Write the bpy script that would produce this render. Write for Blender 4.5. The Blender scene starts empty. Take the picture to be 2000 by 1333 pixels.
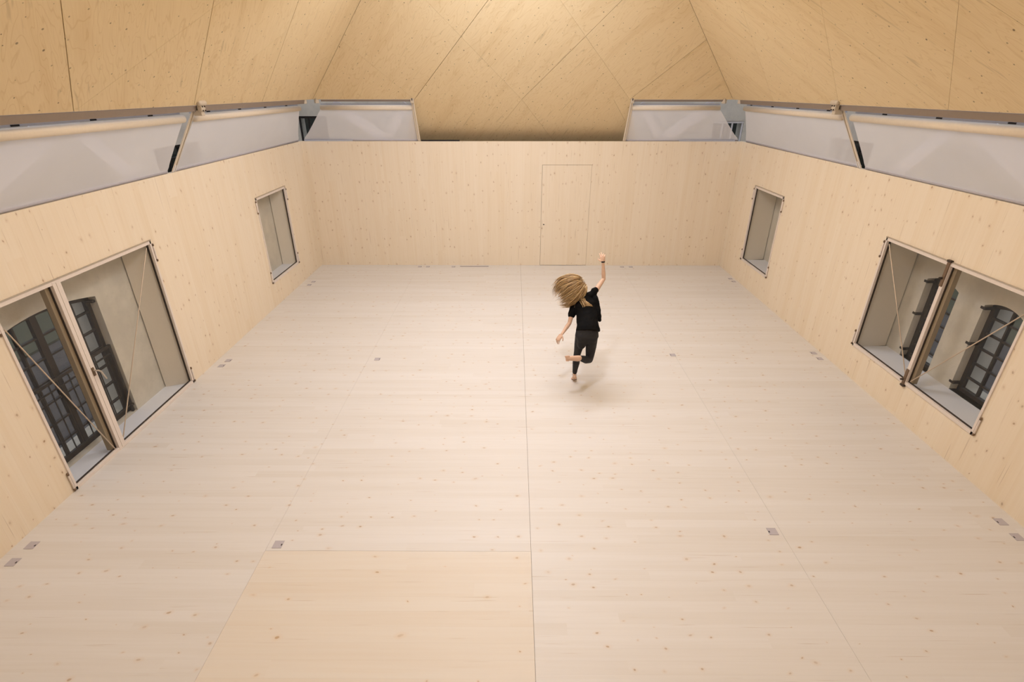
import bpy, bmesh, math, random
from mathutils import Vector, Matrix

# ---------------------------------------------------------------- camera, world, light, exposure
S = bpy.context.scene
COL = S.collection
PITCH, YAW, ROLL = 0.4542, -0.0037, 0.0004
fw = Vector((math.sin(YAW) * math.cos(PITCH), math.cos(YAW) * math.cos(PITCH), -math.sin(PITCH)))
rt = Vector((math.cos(YAW), -math.sin(YAW), 0))
up = rt.cross(fw)
rt, up = rt * math.cos(ROLL) + up * math.sin(ROLL), up * math.cos(ROLL) - rt * math.sin(ROLL)
cam_data = bpy.data.cameras.new('camera')
cam = bpy.data.objects.new('camera', cam_data)
COL.objects.link(cam)
cam.matrix_world = Matrix(((rt.x, up.x, -fw.x, 0), (rt.y, up.y, -fw.y, 0), (rt.z, up.z, -fw.z, 4.0), (0, 0, 0, 1)))
cam_data.sensor_width = 36
cam_data.sensor_fit = 'HORIZONTAL'
cam_data.lens = 18.16
cam_data.clip_start = 0.05
cam_data.clip_end = 200
S.camera = cam

S.view_settings.view_transform = 'Standard'
S.view_settings.look = 'None'
S.view_settings.gamma = 1
S.view_settings.use_curve_mapping = False
S.view_settings.exposure = 0.16

W = bpy.data.worlds.new('dusk_sky')
S.world = W
W.use_nodes = True
bg = W.node_tree.nodes['Background']
bg.inputs[0].default_value = (0.78, 0.84, 1.0, 1)
bg.inputs[1].default_value = 1.15


def area_light(name, loc, rot, size, power, color, spread=180):
    l = bpy.data.lights.new(name, 'AREA')
    l.shape = 'RECTANGLE'
    l.size, l.size_y = size
    l.energy = power
    l.color = color
    l.spread = math.radians(spread)
    o = bpy.data.objects.new(name, l)
    o.location = loc
    o.rotation_euler = rot
    COL.objects.link(o)
    return o


LAMP = (0.90, 1.0, 1.22)
# lamps hung below the ridge of the roof, out of the frame above; the up lights are unseen fill added to brighten the ceiling
for ly, lz, tilt, dn, u, sz, sp, col in ((2.4, 5.9, 0.0, 10, 14, (0.7, 0.7), 180, (1.0, 0.92, 0.80)), (4.2, 6.4, 0.0, 66, 104, (0.5, 0.5), 142, LAMP), (8.2, 5.5, 0.28, 124, 120, (3.0, 1.7), 180, LAMP)):
    area_light('hall_lamp_down', (-0.1, ly, lz), (tilt, 0, 0), sz, dn, col, sp)
    area_light('ceiling_fill_up', (0.17, ly, lz + 0.1), (math.pi, 0, 0), (2.2, 1.8), u, col)


# ---------------------------------------------------------------- helpers


def setp(o, label=None, cat=None, group=None, kind=None):
    if label: o['label'] = label
    if cat: o['category'] = cat
    if group: o['group'] = group
    if kind: o['kind'] = kind
    return o


def empty(name, loc=(0, 0, 0)):
    o = bpy.data.objects.new(name, None)
    o.empty_display_size = 0.1
    o.location = loc
    COL.objects.link(o)
    return o


class MB:
    """collects shapes into one mesh; grain gives a metre-true UV with u along the grain"""

    def __init__(self):
        self.v, self.f, self.sm = [], [], []

    def poly(self, pts, smooth=False):
        n = len(self.v)
        self.v += [tuple(p) for p in pts]
        self.f.append(tuple(range(n, n + len(pts))))
        self.sm.append(smooth)

    def faces(self, verts, faces, smooth=False):
        n = len(self.v)
        self.v += [tuple(p) for p in verts]
        for f in faces:
            self.f.append(tuple(i + n for i in f))
            self.sm.append(smooth)

    def box(self, x0, x1, y0, y1, z0, z1):
        vs = [(x, y, z) for z in (z0, z1) for y in (y0, y1) for x in (x0, x1)]
        self.faces(vs, [(0, 2, 3, 1), (4, 5, 7, 6), (0, 1, 5, 4), (2, 6, 7, 3), (0, 4, 6, 2), (1, 3, 7, 5)])
        return self

    def obox(self, c, ax, ay, az):
        """oriented box: centre and three half-axis vectors"""
        c, ax, ay, az = Vector(c), Vector(ax), Vector(ay), Vector(az)
        vs = [c + ax * i + ay * j + az * k for k in (-1, 1) for j in (-1, 1) for i in (-1, 1)]
        fs = [(0, 2, 3, 1), (4, 5, 7, 6), (0, 1, 5, 4), (2, 6, 7, 3), (0, 4, 6, 2), (1, 3, 7, 5)]
        if ax.cross(ay).dot(az) < 0: fs = [f[::-1] for f in fs]
        self.faces(vs, fs)
        return self

    def bar(self, p, q, w, h, side=(0, 0, 1)):
        """square bar from p to q; side fixes the direction of h"""
        p, q = Vector(p), Vector(q)
        d = (q - p) / 2
        s = Vector(side)
        a = d.cross(s).normalized()
        b = a.cross(d).normalized()
        return self.obox((p + q) / 2, d, a * w / 2, b * h / 2)

    def prism(self, pts, d):
        """polygon pts pushed along d"""
        n = len(pts)
        d = Vector(d)
        pts = [Vector(p) for p in pts]
        vs = pts + [p + d for p in pts]
        nrm = Vector((0, 0, 0))
        for i in range(n): nrm += pts[i].cross(pts[(i + 1) % n])
        base, top = tuple(range(n)), tuple(range(n, 2 * n))
        fl = nrm.dot(d) > 0
        fs = [base[::-1] if fl else base, top if fl else top[::-1]]
        for i in range(n):
            j = (i + 1) % n
            q = (i, j, j + n, i + n)
            fs.append(q if fl else q[::-1])
        self.faces(vs, fs)
        return self

    def tube(self, pts, radii, n=10, squash=None, side=(0, 0, 1), dome=True):
        """round tube along pts; squash=(a,b) scales the ring along its two axes"""
        pts = [Vector(p) for p in pts]
        if not hasattr(radii, '__len__'): radii = [radii] * len(pts)
        radii = list(radii)
        if dome:
            d0 = (pts[0] - pts[1]).normalized()
            d1 = (pts[-1] - pts[-2]).normalized()
            a = [(pts[0] + d0 * radii[0] * k, radii[0] * math.sqrt(max(0, 1 - k * k))) for k in (0.92, 0.6)]
            b = [(pts[-1] + d1 * radii[-1] * k, radii[-1] * math.sqrt(max(0, 1 - k * k))) for k in (0.6, 0.92)]
            pts = [x[0] for x in a] + pts + [x[0] for x in b]
            radii = [x[1] for x in a] + radii + [x[1] for x in b]
        rings = []
        s = Vector(side)
        A = None
        for i, p in enumerate(pts):
            t = (pts[min(i + 1, len(pts) - 1)] - pts[max(i - 1, 0)]).normalized()
            if A is None:
                A = t.cross(s)
                if A.length < 1e-3: A = t.cross(Vector((1, 0.3, 0)))
            else:
                A = A - t * A.dot(t)
            A.normalize()
            B = t.cross(A)
            sa, sb = squash if squash else (1, 1)
            rings.append([p + (A * sa * math.cos(k * 2 * math.pi / n) + B * sb * math.sin(k * 2 * math.pi / n)) * radii[i] for k in range(n)])
        self.loft(rings)
        return self

    def loft(self, rings, cap=True):
        n = len(rings[0])
        vs = [p for r in rings for p in r]
        fs = []
        for i in range(len(rings) - 1):
            for k in range(n):
                a, b = i * n + k, i * n + (k + 1) % n
                fs.append((a, b, b + n, a + n))
        if cap:
            fs.append(tuple(range(n))[::-1])
            fs.append(tuple(range((len(rings) - 1) * n, len(rings) * n)))
        self.faces(vs, fs, True)
        return self

    def sphere(self, c, r, n=16, m=10, axes=None):
        c = Vector(c)
        if not hasattr(r, '__len__'): r = (r, r, r)
        X, Y, Z = axes if axes else (Vector((1, 0, 0)), Vector((0, 1, 0)), Vector((0, 0, 1)))
        rings = []
        for i in range(1, m):
            th = math.pi * i / m
            rings.append([c + X * r[0] * math.sin(th) * math.cos(k * 2 * math.pi / n) + Y * r[1] * math.sin(th) * math.sin(k * 2 * math.pi / n) - Z * r[2] * math.cos(th) for k in range(n)])
        vs = [p for q in rings for p in q] + [c - Z * r[2], c + Z * r[2]]
        fs = []
        for i in range(m - 2):
            for k in range(n):
                a, b = i * n + k, i * n + (k + 1) % n
                fs.append((a, b, b + n, a + n))
        for k in range(n):
            fs.append((len(vs) - 2, (k + 1) % n, k))
            a = (m - 2) * n
            fs.append((len(vs) - 1, a + k, a + (k + 1) % n))
        self.faces(vs, fs, True)
        return self

    def build(self, name, mat, parent=None, grain=None, bevel=0):
        me = bpy.data.meshes.new(name)
        me.from_pydata(self.v, [], self.f)
        me.polygons.foreach_set('use_smooth', self.sm)
        me.update()
        if grain is not None:
            g = Vector(grain).normalized()
            uv = me.uv_layers.new(name='UVMap')
            for p in me.polygons:
                n = p.normal
                u = g - n * g.dot(n)
                u = u.normalized() if u.length > 0.05 else n.orthogonal().normalized()
                v = n.cross(u)
                for li in p.loop_indices:
                    co = me.vertices[me.loops[li].vertex_index].co
                    uv.data[li].uv = (co.dot(u), co.dot(v))
        me.materials.append(mat)
        o = bpy.data.objects.new(name, me)
        COL.objects.link(o)
        if parent is not None:
            o.parent = parent
            o.matrix_parent_inverse = Matrix.Translation(-parent.location)
        if bevel:
            b = o.modifiers.new('edge', 'BEVEL')
            b.width = bevel
            b.segments = 2
            b.limit_method = 'ANGLE'
        return o


# ---------------------------------------------------------------- materials
class NT:
    def __init__(self, name):
        self.m = bpy.data.materials.new(name)
        self.m.use_nodes = True
        self.t = self.m.node_tree
        self.p = self.t.nodes['Principled BSDF']
        self.out = self.t.nodes['Material Output']

    def n(self, typ, ins=None, **props):
        nd = self.t.nodes.new(typ)
        for k, v in props.items(): setattr(nd, k, v)
        for k, v in (ins or {}).items(): self.put(nd.inputs[k], v)
        return nd

    def put(self, sock, v):
        if hasattr(v, 'is_output'): self.t.links.new(v, sock)
        else: sock.default_value = v

    def math(self, op, a, b=None, c=None):
        nd = self.t.nodes.new('ShaderNodeMath')
        nd.operation = op
        for i, v in enumerate((a, b, c)):
            if v is not None: self.put(nd.inputs[i], v)
        return nd.outputs[0]

    def mix(self, f, a, b, blend='MIX'):
        nd = self.t.nodes.new('ShaderNodeMix')
        nd.data_type = 'RGBA'
        nd.blend_type = blend
        self.put(nd.inputs[0], f)
        self.put(nd.inputs[6], a)
        self.put(nd.inputs[7], b)
        return nd.outputs[2]

    def vec(self, x, y, z=0.0):
        nd = self.t.nodes.new('ShaderNodeCombineXYZ')
        for i, v in enumerate((x, y, z)): self.put(nd.inputs[i], v)
        return nd.outputs[0]

    def ramp(self, v, a, b, c=0.0, d=1.0):
        nd = self.t.nodes.new('ShaderNodeMapRange')
        nd.interpolation_type = 'SMOOTHSTEP'
        for i, q in enumerate((v, a, b, c, d)): self.put(nd.inputs[i], q)
        return nd.outputs[0]

    def noise(self, vec, scale=1.0, detail=3.0, rough=0.5, dist=0.0):
        nd = self.n('ShaderNodeTexNoise', {'Vector': vec, 'Scale': scale, 'Detail': detail, 'Roughness': rough, 'Distortion': dist})
        return nd.outputs[0]


def rgb(h, s=1.0): return (h[0] * s, h[1] * s, h[2] * s, 1)


def plain(name, col, rough=0.5, metal=0.0, var=0.06, scale=30.0, spec=0.3):
    t = NT(name)
    co = t.n('ShaderNodeTexCoord').outputs['Object']
    nz = t.noise(co, scale, 3)
    t.put(t.p.inputs['Base Color'], t.mix(nz, rgb(col, 1 - var), rgb(col, 1 + var)))
    t.put(t.p.inputs['Roughness'], rough)
    t.put(t.p.inputs['Metallic'], metal)
    t.put(t.p.inputs['Specular IOR Level'], spec)
    return t.m


def timber(name, light, dark, knot, board=0.2, length=4.0, knot_cell=0.17, knot_share=0.55, knot_size=0.011, streak=0.5, rough=0.55, spec=0.25, knot_mix=0.75, board_amt=0.4):
    """glued softwood boards: u along the grain, v across"""
    t = NT(name)
    uv = t.n('ShaderNodeUVMap').outputs[0]
    sp = t.n('ShaderNodeSeparateXYZ', {0: uv})
    u, v = sp.outputs[0], sp.outputs[1]
    bi = t.math('FLOOR', t.math('DIVIDE', v, board))
    r1 = t.n('ShaderNodeTexWhiteNoise', {'W': bi}, noise_dimensions='1D').outputs['Value']
    u2 = t.math('ADD', u, t.math('MULTIPLY', r1, 11.0))
    seg = t.math('FLOOR', t.math('DIVIDE', u2, length))
    r2 = t.n('ShaderNodeTexWhiteNoise', {'Vector': t.vec(bi, seg, 0.0)}, noise_dimensions='3D').outputs['Value']
    off = t.math('MULTIPLY', r2, 37.0)
    g1 = t.noise(t.vec(t.math('MULTIPLY', u, 0.9), t.math('MULTIPLY', v, 38.0), off), 1.0, 4, 0.6)
    g2 = t.noise(t.vec(t.math('MULTIPLY', u, 0.35), t.math('MULTIPLY', v, 7.0), off), 1.0, 2, 0.5)
    f = t.math('ADD', t.math('MULTIPLY', r2, board_amt), t.math('MULTIPLY', t.ramp(g1, 0.3, 0.72), streak * 0.6))
    f = t.math('ADD', f, t.math('MULTIPLY', t.ramp(g2, 0.42, 0.72), streak * 0.7))
    col = t.mix(f, rgb(light), rgb(dark))
    # thin resin streaks along the grain
    g3 = t.noise(t.vec(t.math('MULTIPLY', u, 1.6), t.math('MULTIPLY', v, 70.0), off), 1.0, 1, 0.5)
    col = t.mix(t.math('MULTIPLY', t.ramp(g3, 0.70, 0.80), 0.35), col, rgb(knot))
    # knots
    wob = t.math('MULTIPLY', t.math('SUBTRACT', t.noise(uv, 9.0, 1), 0.5), 0.05)
    vo = t.n('ShaderNodeTexVoronoi', {'Vector': t.vec(t.math('MULTIPLY', t.math('ADD', u, wob), 0.62), t.math('ADD', v, wob), 0.0), 'Scale': 1.0 / knot_cell}, voronoi_dimensions='2D')
    cs = t.n('ShaderNodeSeparateColor', {0: vo.outputs['Color']})
    rad = t.math('MULTIPLY', t.math('ADD', 0.35, cs.outputs[1]), knot_size / knot_cell)
    kd = t.math('DIVIDE', vo.outputs['Distance'], rad)
    km = t.math('MULTIPLY', t.ramp(kd, 1.15, 0.55), t.math('LESS_THAN', cs.outputs[0], knot_share))
    halo = t.math('MULTIPLY', t.ramp(kd, 3.2, 0.9), t.math('LESS_THAN', cs.outputs[0], knot_share))
    col = t.mix(t.math('MULTIPLY', halo, 0.16), col, rgb(knot, 1.6))
    col = t.mix(t.math('MULTIPLY', km, t.math('MULTIPLY', t.math('ADD', cs.outputs[2], 0.25), knot_mix)), col, rgb(knot))
    # glue joints
    fr = t.math('FRACT', t.math('DIVIDE', v, board))
    ed = t.math('MINIMUM', fr, t.math('SUBTRACT', 1.0, fr))
    col = t.mix(t.math('MULTIPLY', t.ramp(ed, 0.012, 0.003), 0.22), col, rgb(dark, 0.75))
    t.put(t.p.inputs['Base Color'], col)
    t.put(t.p.inputs['Roughness'], rough)
    t.put(t.p.inputs['Specular IOR Level'], spec)
    return t.m


def plywood(name, light, dark, dot=(0.12, 0.07, 0.03)):
    """rotary-cut face veneer: flame figure, patches and filled screw holes"""
    t = NT(name)
    uv = t.n('ShaderNodeUVMap').outputs[0]
    sp = t.n('ShaderNodeSeparateXYZ', {0: uv})
    u, v = sp.outputs[0], sp.outputs[1]
    base = t.noise(t.vec(t.math('MULTIPLY', u, 0.55), t.math('MULTIPLY', v, 2.6), 0.0), 1.0, 3, 0.55, 0.4)
    rings = t.math('FRACT', t.math('MULTIPLY', base, 20.0))
    tri = t.math('ABSOLUTE', t.math('SUBTRACT', t.math('MULTIPLY', rings, 2.0), 1.0))
    fine = t.noise(t.vec(t.math('MULTIPLY', u, 3.0), t.math('MULTIPLY', v, 60.0), 3.0), 1.0, 3, 0.6)
    sheet = t.n('ShaderNodeObjectInfo').outputs['Random']
    broad = t.noise(t.vec(t.math('MULTIPLY', u, 0.8), t.math('MULTIPLY', v, 5.0), t.math('MULTIPLY', sheet, 20.0)), 1.0, 2)
    f = t.math('ADD', t.math('MULTIPLY', t.ramp(tri, 0.72, 1.0), 0.5), t.math('MULTIPLY', t.ramp(fine, 0.35, 0.75), 0.22))
    f = t.math('ADD', f, t.math('MULTIPLY', t.ramp(broad, 0.5, 0.75), 0.35))
    f = t.math('ADD', f, t.math('MULTIPLY', sheet, 0.12))
    col = t.mix(f, rgb(light), rgb(dark))
    smear = t.noise(t.vec(t.math('MULTIPLY', u, 1.6), t.math('MULTIPLY', v, 16.0), 8.0), 1.0, 2, 0.5, 0.6)
    col = t.mix(t.math('MULTIPLY', t.ramp(smear, 0.64, 0.74), 0.4), col, rgb(dark, 0.7))
    vo = t.n('ShaderNodeTexVoronoi', {'Vector': uv, 'Scale': 5.2, 'Randomness': 0.75}, voronoi_dimensions='2D')
    cs = t.n('ShaderNodeSeparateColor', {0: vo.outputs['Color']})
    rad = t.math('MULTIPLY', t.math('ADD', 0.45, cs.outputs[1]), 0.055)
    dm = t.math('MULTIPLY', t.ramp(vo.outputs['Distance'], rad, t.math('MULTIPLY', rad, 0.5)), t.math('LESS_THAN', cs.outputs[0], 0.72))
    col = t.mix(t.math('MULTIPLY', dm, t.math('ADD', 0.25, t.math('MULTIPLY', cs.outputs[2], 0.6))), col, rgb(dot))
    t.put(t.p.inputs['Base Color'], col)
    t.put(t.p.inputs['Roughness'], 0.6)
    t.put(t.p.inputs['Specular IOR Level'], 0.2)
    return t.m


def masonry(name, col):
    t = NT(name)
    co = t.n('ShaderNodeTexCoord').outputs['Object']
    a = t.noise(co, 2.2, 4, 0.6)
    b = t.noise(co, 26.0, 3, 0.6)
    c = t.mix(t.ramp(a, 0.35, 0.7), rgb(col), rgb(col, 0.84))
    c = t.mix(t.math('MULTIPLY', t.ramp(b, 0.55, 0.75), 0.3), c, rgb(col, 0.7))
    t.put(t.p.inputs['Base Color'], c)
    t.put(t.p.inputs['Roughness'], 0.85)
    bp = t.n('ShaderNodeBump', {'Strength': 0.35, 'Distance': 0.02, 'Height': t.math('ADD', a, t.math('MULTIPLY', b, 0.3))})
    t.put(t.p.inputs['Normal'], bp.outputs[0])
    return t.m


def glass(name, tint, refl=1.0):
    t = NT(name)
    tr = t.n('ShaderNodeBsdfTransparent', {0: rgb(tint)})
    gl = t.n('ShaderNodeBsdfGlossy', {0: (1, 1, 1, 1), 'Roughness': 0.02})
    fc = t.n('ShaderNodeLayerWeight', {'Blend': 0.5}).outputs['Facing']
    fr = t.math('ADD', 0.03, t.math('MULTIPLY', t.math('POWER', fc, 5.0), 0.9))
    mx = t.n('ShaderNodeMixShader', {0: t.math('MULTIPLY', fr, refl), 1: tr.outputs[0], 2: gl.outputs[0]})
    t.t.links.new(mx.outputs[0], t.out.inputs[0])
    return t.m


def cloth(name, col):
    """light translucent blind fabric"""
    t = NT(name)
    co = t.n('ShaderNodeTexCoord').outputs['Object']
    nz = t.noise(co, 3.0, 2)
    c = t.mix(nz, rgb(col, 0.97), rgb(col, 1.02))
    d = t.n('ShaderNodeBsdfDiffuse', {0: c})
    tl = t.n('ShaderNodeBsdfTranslucent', {0: c})
    tr = t.n('ShaderNodeBsdfTransparent', {0: (1, 1, 1, 1)})
    m1 = t.n('ShaderNodeMixShader', {0: 0.24, 1: d.outputs[0], 2: tl.outputs[0]})
    m2 = t.n('ShaderNodeMixShader', {0: 0.26, 1: m1.outputs[0], 2: tr.outputs[0]})
    t.t.links.new(m2.outputs[0], t.out.inputs[0])
    return t.m


M = {}
M['floor'] = timber('whitened_pine_floor', (0.76, 0.715, 0.67), (0.69, 0.63, 0.56), (0.42, 0.27, 0.14), board=0.105, length=3.6, knot_cell=0.14, knot_share=0.5, knot_size=0.0085, streak=0.45, rough=0.42, spec=0.3, knot_mix=0.6)
M['floor_warm'] = timber('natural_pine_floor', (0.77, 0.70, 0.61), (0.725, 0.625, 0.51), (0.45, 0.28, 0.13), board=0.14, length=3.6, knot_cell=0.21, knot_share=0.36, knot_size=0.010, streak=0.5, rough=0.42, spec=0.3, knot_mix=0.6)
M['wall'] = timber('pine_wall_board', (0.89, 0.765, 0.60), (0.83, 0.68, 0.49), (0.34, 0.19, 0.08), board=0.19, length=6.0, knot_cell=0.135, knot_share=0.42, knot_size=0.0085, streak=0.5, rough=0.55, knot_mix=0.6, board_amt=0.28)
M['ply'] = plywood('spruce_plywood', (0.86, 0.675, 0.41), (0.74, 0.535, 0.285))
M['gap'] = plain('dark_joint', (0.20, 0.13, 0.07), 0.9)
M['plaster'] = masonry('limewashed_masonry', (0.70, 0.65, 0.55))
M['reveal'] = plain('reveal_board', (0.84, 0.77, 0.66), 0.7, var=0.03)
M['sill'] = plain('pale_screed', (0.82, 0.83, 0.88), 0.6, var=0.03, scale=6)
M['iron'] = plain('black_iron', (0.030, 0.024, 0.020), 0.55, 0.2)
M['frame'] = plain('cream_lacquered_frame', (0.80, 0.70, 0.62), 0.4)
M['gasket'] = plain('dark_gasket', (0.06, 0.045, 0.035), 0.7)
M['olive'] = plain('olive_sash_edge', (0.36, 0.28, 0.18), 0.5)
M['steel'] = plain('brushed_steel', (0.55, 0.49, 0.42), 0.35, 0.8)
M['bronze'] = plain('bronze_fitting', (0.22, 0.15, 0.10), 0.35, 0.6)
M['wire'] = plain('steel_wire', (0.62, 0.50, 0.38), 0.4, 0.3)
M['glass'] = glass('window_glass', (0.965, 0.96, 0.95), 0.55)
M['pane'] = glass('old_pane_glass', (0.80, 0.80, 0.78), 0.5)
M['cloth'] = cloth('blind_fabric', (0.94, 0.905, 0.895))
M['rail'] = plain('blue_grey_aluminium', (0.50, 0.52, 0.60), 0.4, 0.3)
M['hem_shade'] = plain('lavender_grey_hem_shade', (0.50, 0.47, 0.50), 0.6)
M['cream'] = plain('cream_tube', (0.82, 0.70, 0.55), 0.45)
M['fascia'] = plain('grey_brown_fascia', (0.27, 0.21, 0.165), 0.7)
M['bracket'] = plain('galvanised_bracket', (0.62, 0.53, 0.42), 0.5, 0.2)
M['black'] = plain('black_slot', (0.012, 0.011, 0.012), 0.6)
M['white'] = plain('white_painted_steel', (0.78, 0.76, 0.76), 0.5)
M['box'] = plain('grey_floor_lid', (0.50, 0.45, 0.46), 0.5, var=0.03)
M['asphalt'] = masonry('asphalt', (0.085, 0.077, 0.075))
M['grass'] = masonry('lawn', (0.075, 0.082, 0.045))
M['hedge'] = masonry('dark_hedge', (0.012, 0.016, 0.010))
M['shirt'] = plain('black_jersey', (0.0060, 0.0055, 0.0055), 0.85, var=0.3, spec=0.1)
M['leggings'] = plain('charcoal_leggings', (0.023, 0.021, 0.0215), 0.7, var=0.3, spec=0.25)
M['skin'] = plain('skin', (0.72, 0.47, 0.33), 0.5, var=0.05, scale=12)
M['eye'] = plain('eye_white', (0.75, 0.72, 0.68), 0.3)

# ---------------------------------------------------------------- room dimensions (metres)
XL, XR, YB, YF, ZW = -4.851, 5.180, 12.56, -1.6, 2.928
TH = 0.07           # wall panel thickness
EXL, EXR, EYB, EZ = -4.27, 4.62, 12.05, 3.80   # roof eave line
TAN = math.tan(math.radians(43))

# ---------------------------------------------------------------- floor
fl = MB().box(XL - 0.1, XR + 0.1, YF - 0.1, YB + 0.1, -0.30, -0.03).build('floor', M['gap'])
setp(fl, 'pale whitened pine board floor filling the whole hall', 'floor', kind='structure')
G = 0.0009
xs = [XL, -2.39, 0.17, 2.69, XR]
for i in range(4):
    a, b = xs[i] + (G * (1.6 if i == 2 else 1) if i else 0), xs[i + 1] - (G * (1.6 if i == 1 else 1) if i < 3 else 0)
    if i == 1:
        parts = [(YF, 3.575, 'floor_warm'), (3.577, YB, 'floor')]
    elif i == 2:
        parts = [(YF, YB, 'floor')]
    else:
        parts = [(YF, YB, 'floor')]
    for (y0, y1, m) in parts:
        o = MB().box(a, b, y0, y1, -0.03, 0.0).build('floor_panel', M[m], fl, grain=(1, 0, 0))
        if m == 'floor_warm': o['label'] = 'yellower pine floor panel with bold grain'


# ---------------------------------------------------------------- timber walls with openings
def side_wall(name, x_in, x_out, openings, label):
    m = MB()
    x0, x1 = min(x_in, x_out), max(x_in, x_out)
    y = YF
    for (a, b, z0, z1) in sorted(openings):
        m.box(x0, x1, y, a, 0, ZW)
        if z0 > 0.001: m.box(x0, x1, a, b, 0, z0)
        m.box(x0, x1, a, b, z1, ZW)
        y = b
    m.box(x0, x1, y, YB, 0, ZW)
    o = m.build(name, M['wall'], grain=(0, 0, 1))
    return setp(o, label, 'wall', kind='structure')


LD = (4.40, 6.745, 0.0, 2.185)        # glazed door, left wall
LS = (9.84, 11.215, 0.465, 2.155)     # narrow window, left wall
RS = (10.12, 11.42, 0.505, 2.140)     # narrow window, right wall
RD = (4.79, 7.085, 0.487, 2.155)      # double window, right wall
side_wall('wall_left', XL, XL - TH, [LD, LS], 'pine board wall with the tall glazed door and one narrow window')
side_wall('wall_right', XR, XR + TH, [RS, RD], 'pine board wall with the raised double window and one narrow window')
DX0, DX1, DZ = 0.655, 1.81, 2.42
m = MB()
m.box(XL - TH, DX0, YB, YB + TH, 0, ZW).box(DX0, DX1, YB, YB + TH, DZ, ZW).box(DX1, XR + TH, YB, YB + TH, 0, ZW)
wb = m.build('wall_back', M['wall'], grain=(0, 0, 1))
setp(wb, 'pine board end wall with a flush concealed door behind the dancer', 'wall', kind='structure')
wf = MB().box(XL - TH, XR + TH, YF - TH, YF, 0, 8.1).build('wall_front', M['wall'], grain=(0, 0, 1))
setp(wf, 'pine board wall behind the viewer', 'wall', kind='structure')
# concealed door
d1 = empty('door_1', (DX0, YB, 0))
setp(d1, 'flush pine door concealed in the end wall, only its joints showing', 'door', kind='structure')
MB().box(DX0 + 0.006, DX1 - 0.004, YB + 0.002, YB + 0.05, 0.006, DZ - 0.006).build('door_leaf', M['wall'], d1, grain=(0, 0, 1))
MB().box(DX0 - 0.02, DX1 + 0.02, YB + TH, YB + TH + 0.02, 0, DZ + 0.02).build('door_stop', M['gap'], d1)
MB().tube([(0.725, YB + 0.01, 1.03), (0.725, YB - 0.006, 1.03)], 0.014, 12, dome=False).build('keyhole', M['black'], d1)

# ---------------------------------------------------------------- plywood roof
ce = empty('ceiling', (0.175, 7.6, EZ))
setp(ce, 'hipped plywood roof of diagonal sheets over the pine walls', 'ceiling', kind='structure')


def clip(poly, nx, ny, c):
    """keep nx*a + ny*b <= c"""
    out = []
    for i in range(len(poly)):
        p, q = poly[i], poly[(i + 1) % len(poly)]
        dp, dq = nx * p[0] + ny * p[1] - c, nx * q[0] + ny * q[1] - c
        if dp <= 0: out.append(p)
        if (dp < 0 < dq) or (dq < 0 < dp):
            s = dp / (dp - dq)
            out.append((p[0] + (q[0] - p[0]) * s, p[1] + (q[1] - p[1]) * s))
    return out


def roof_plane(poly, to3d, nodes1, g1, nodes2, g2, k, grain, name='plywood_sheet'):
    """diamond sheets: families a+k*b = node (gap g1) and a-k*b = node (gap g2)"""
    n1 = [-99] + list(nodes1) + [99]
    n2 = [-99] + list(nodes2) + [99]
    r = math.sqrt(1 + k * k)
    nrm = (to3d(1, 0) - to3d(0, 0)).cross(to3d(0, 1) - to3d(0, 0)).normalized()
    if nrm.z < 0: nrm = -nrm
    for i in range(len(n1) - 1):
        for j in range(len(n2) - 1):
            p = clip(poly, 1, k, n1[i + 1] - g1 * r)
            p = clip(p, -1, -k, -(n1[i] + g1 * r)) if p else p
            p = clip(p, 1, -k, n2[j + 1] - g2 * r) if p else p
            p = clip(p, -1, k, -(n2[j] + g2 * r)) if p else p
            if len(p) < 3: continue
            ar = abs(sum(p[q][0] * p[(q + 1) % len(p)][1] - p[(q + 1) % len(p)][0] * p[q][1] for q in range(len(p)))) / 2
            if ar < 0.02: continue
            gd = to3d(*grain) - to3d(0, 0)
            MB().prism([to3d(*q) for q in p], nrm * 0.02).build(name, M['ply'], ce, grain=gd)


def backing(pts, d):
    m = MB()
    m.prism(pts, d)
    return m.build('roof_deck', M['gap'], ce)


HW = (EXR - EXL) / 2
XC = (EXR + EXL) / 2
HG = 0.004
pl_left = lambda a, b: Vector((EXL + b, a, EZ + b * TAN))
pl_right = lambda a, b: Vector((EXR - b, a, EZ + b * TAN))
pl_back = lambda a, b: Vector((a, EYB - b, EZ + b * TAN))
ply_side = [(YF, 0), (EYB - HG, 0), (EYB - HW - HG, HW), (YF, HW)]
roof_plane(ply_side, pl_left, (3.40, 5.46, 7.55, 9.62), 0.004, (1.34, 3.40, 5.46, 7.55, 9.62), 0.0012, 1.0, (-1, 1))
roof_plane(ply_side, pl_right, (1.92, 3.98, 6.04, 8.10, 10.16), 0.0014, (-0.14, 1.92, 3.98, 6.04, 8.10, 10.16), 0.002, 1.0, (1, 1))
BN = (-2.11, 0.16, 2.44)
roof_plane([(EXL + HG, 0), (EXR - HG, 0), (XC, HW - HG)], pl_back, BN, 0.0012, BN, 0.004, 1.0, (1, 1))
up3 = Vector((0, 0, 0.05))
for (fn) in (pl_left, pl_right):
    backing([fn(YF, -0.0) + up3, fn(EYB, 0) + up3, fn(EYB - HW, HW) + up3, fn(YF, HW) + up3], (0, 0, 0.06))
backing([pl_back(EXL, 0) + up3, pl_back(EXR, 0) + up3, pl_back(XC, HW) + up3], (0, 0, 0.06))
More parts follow.
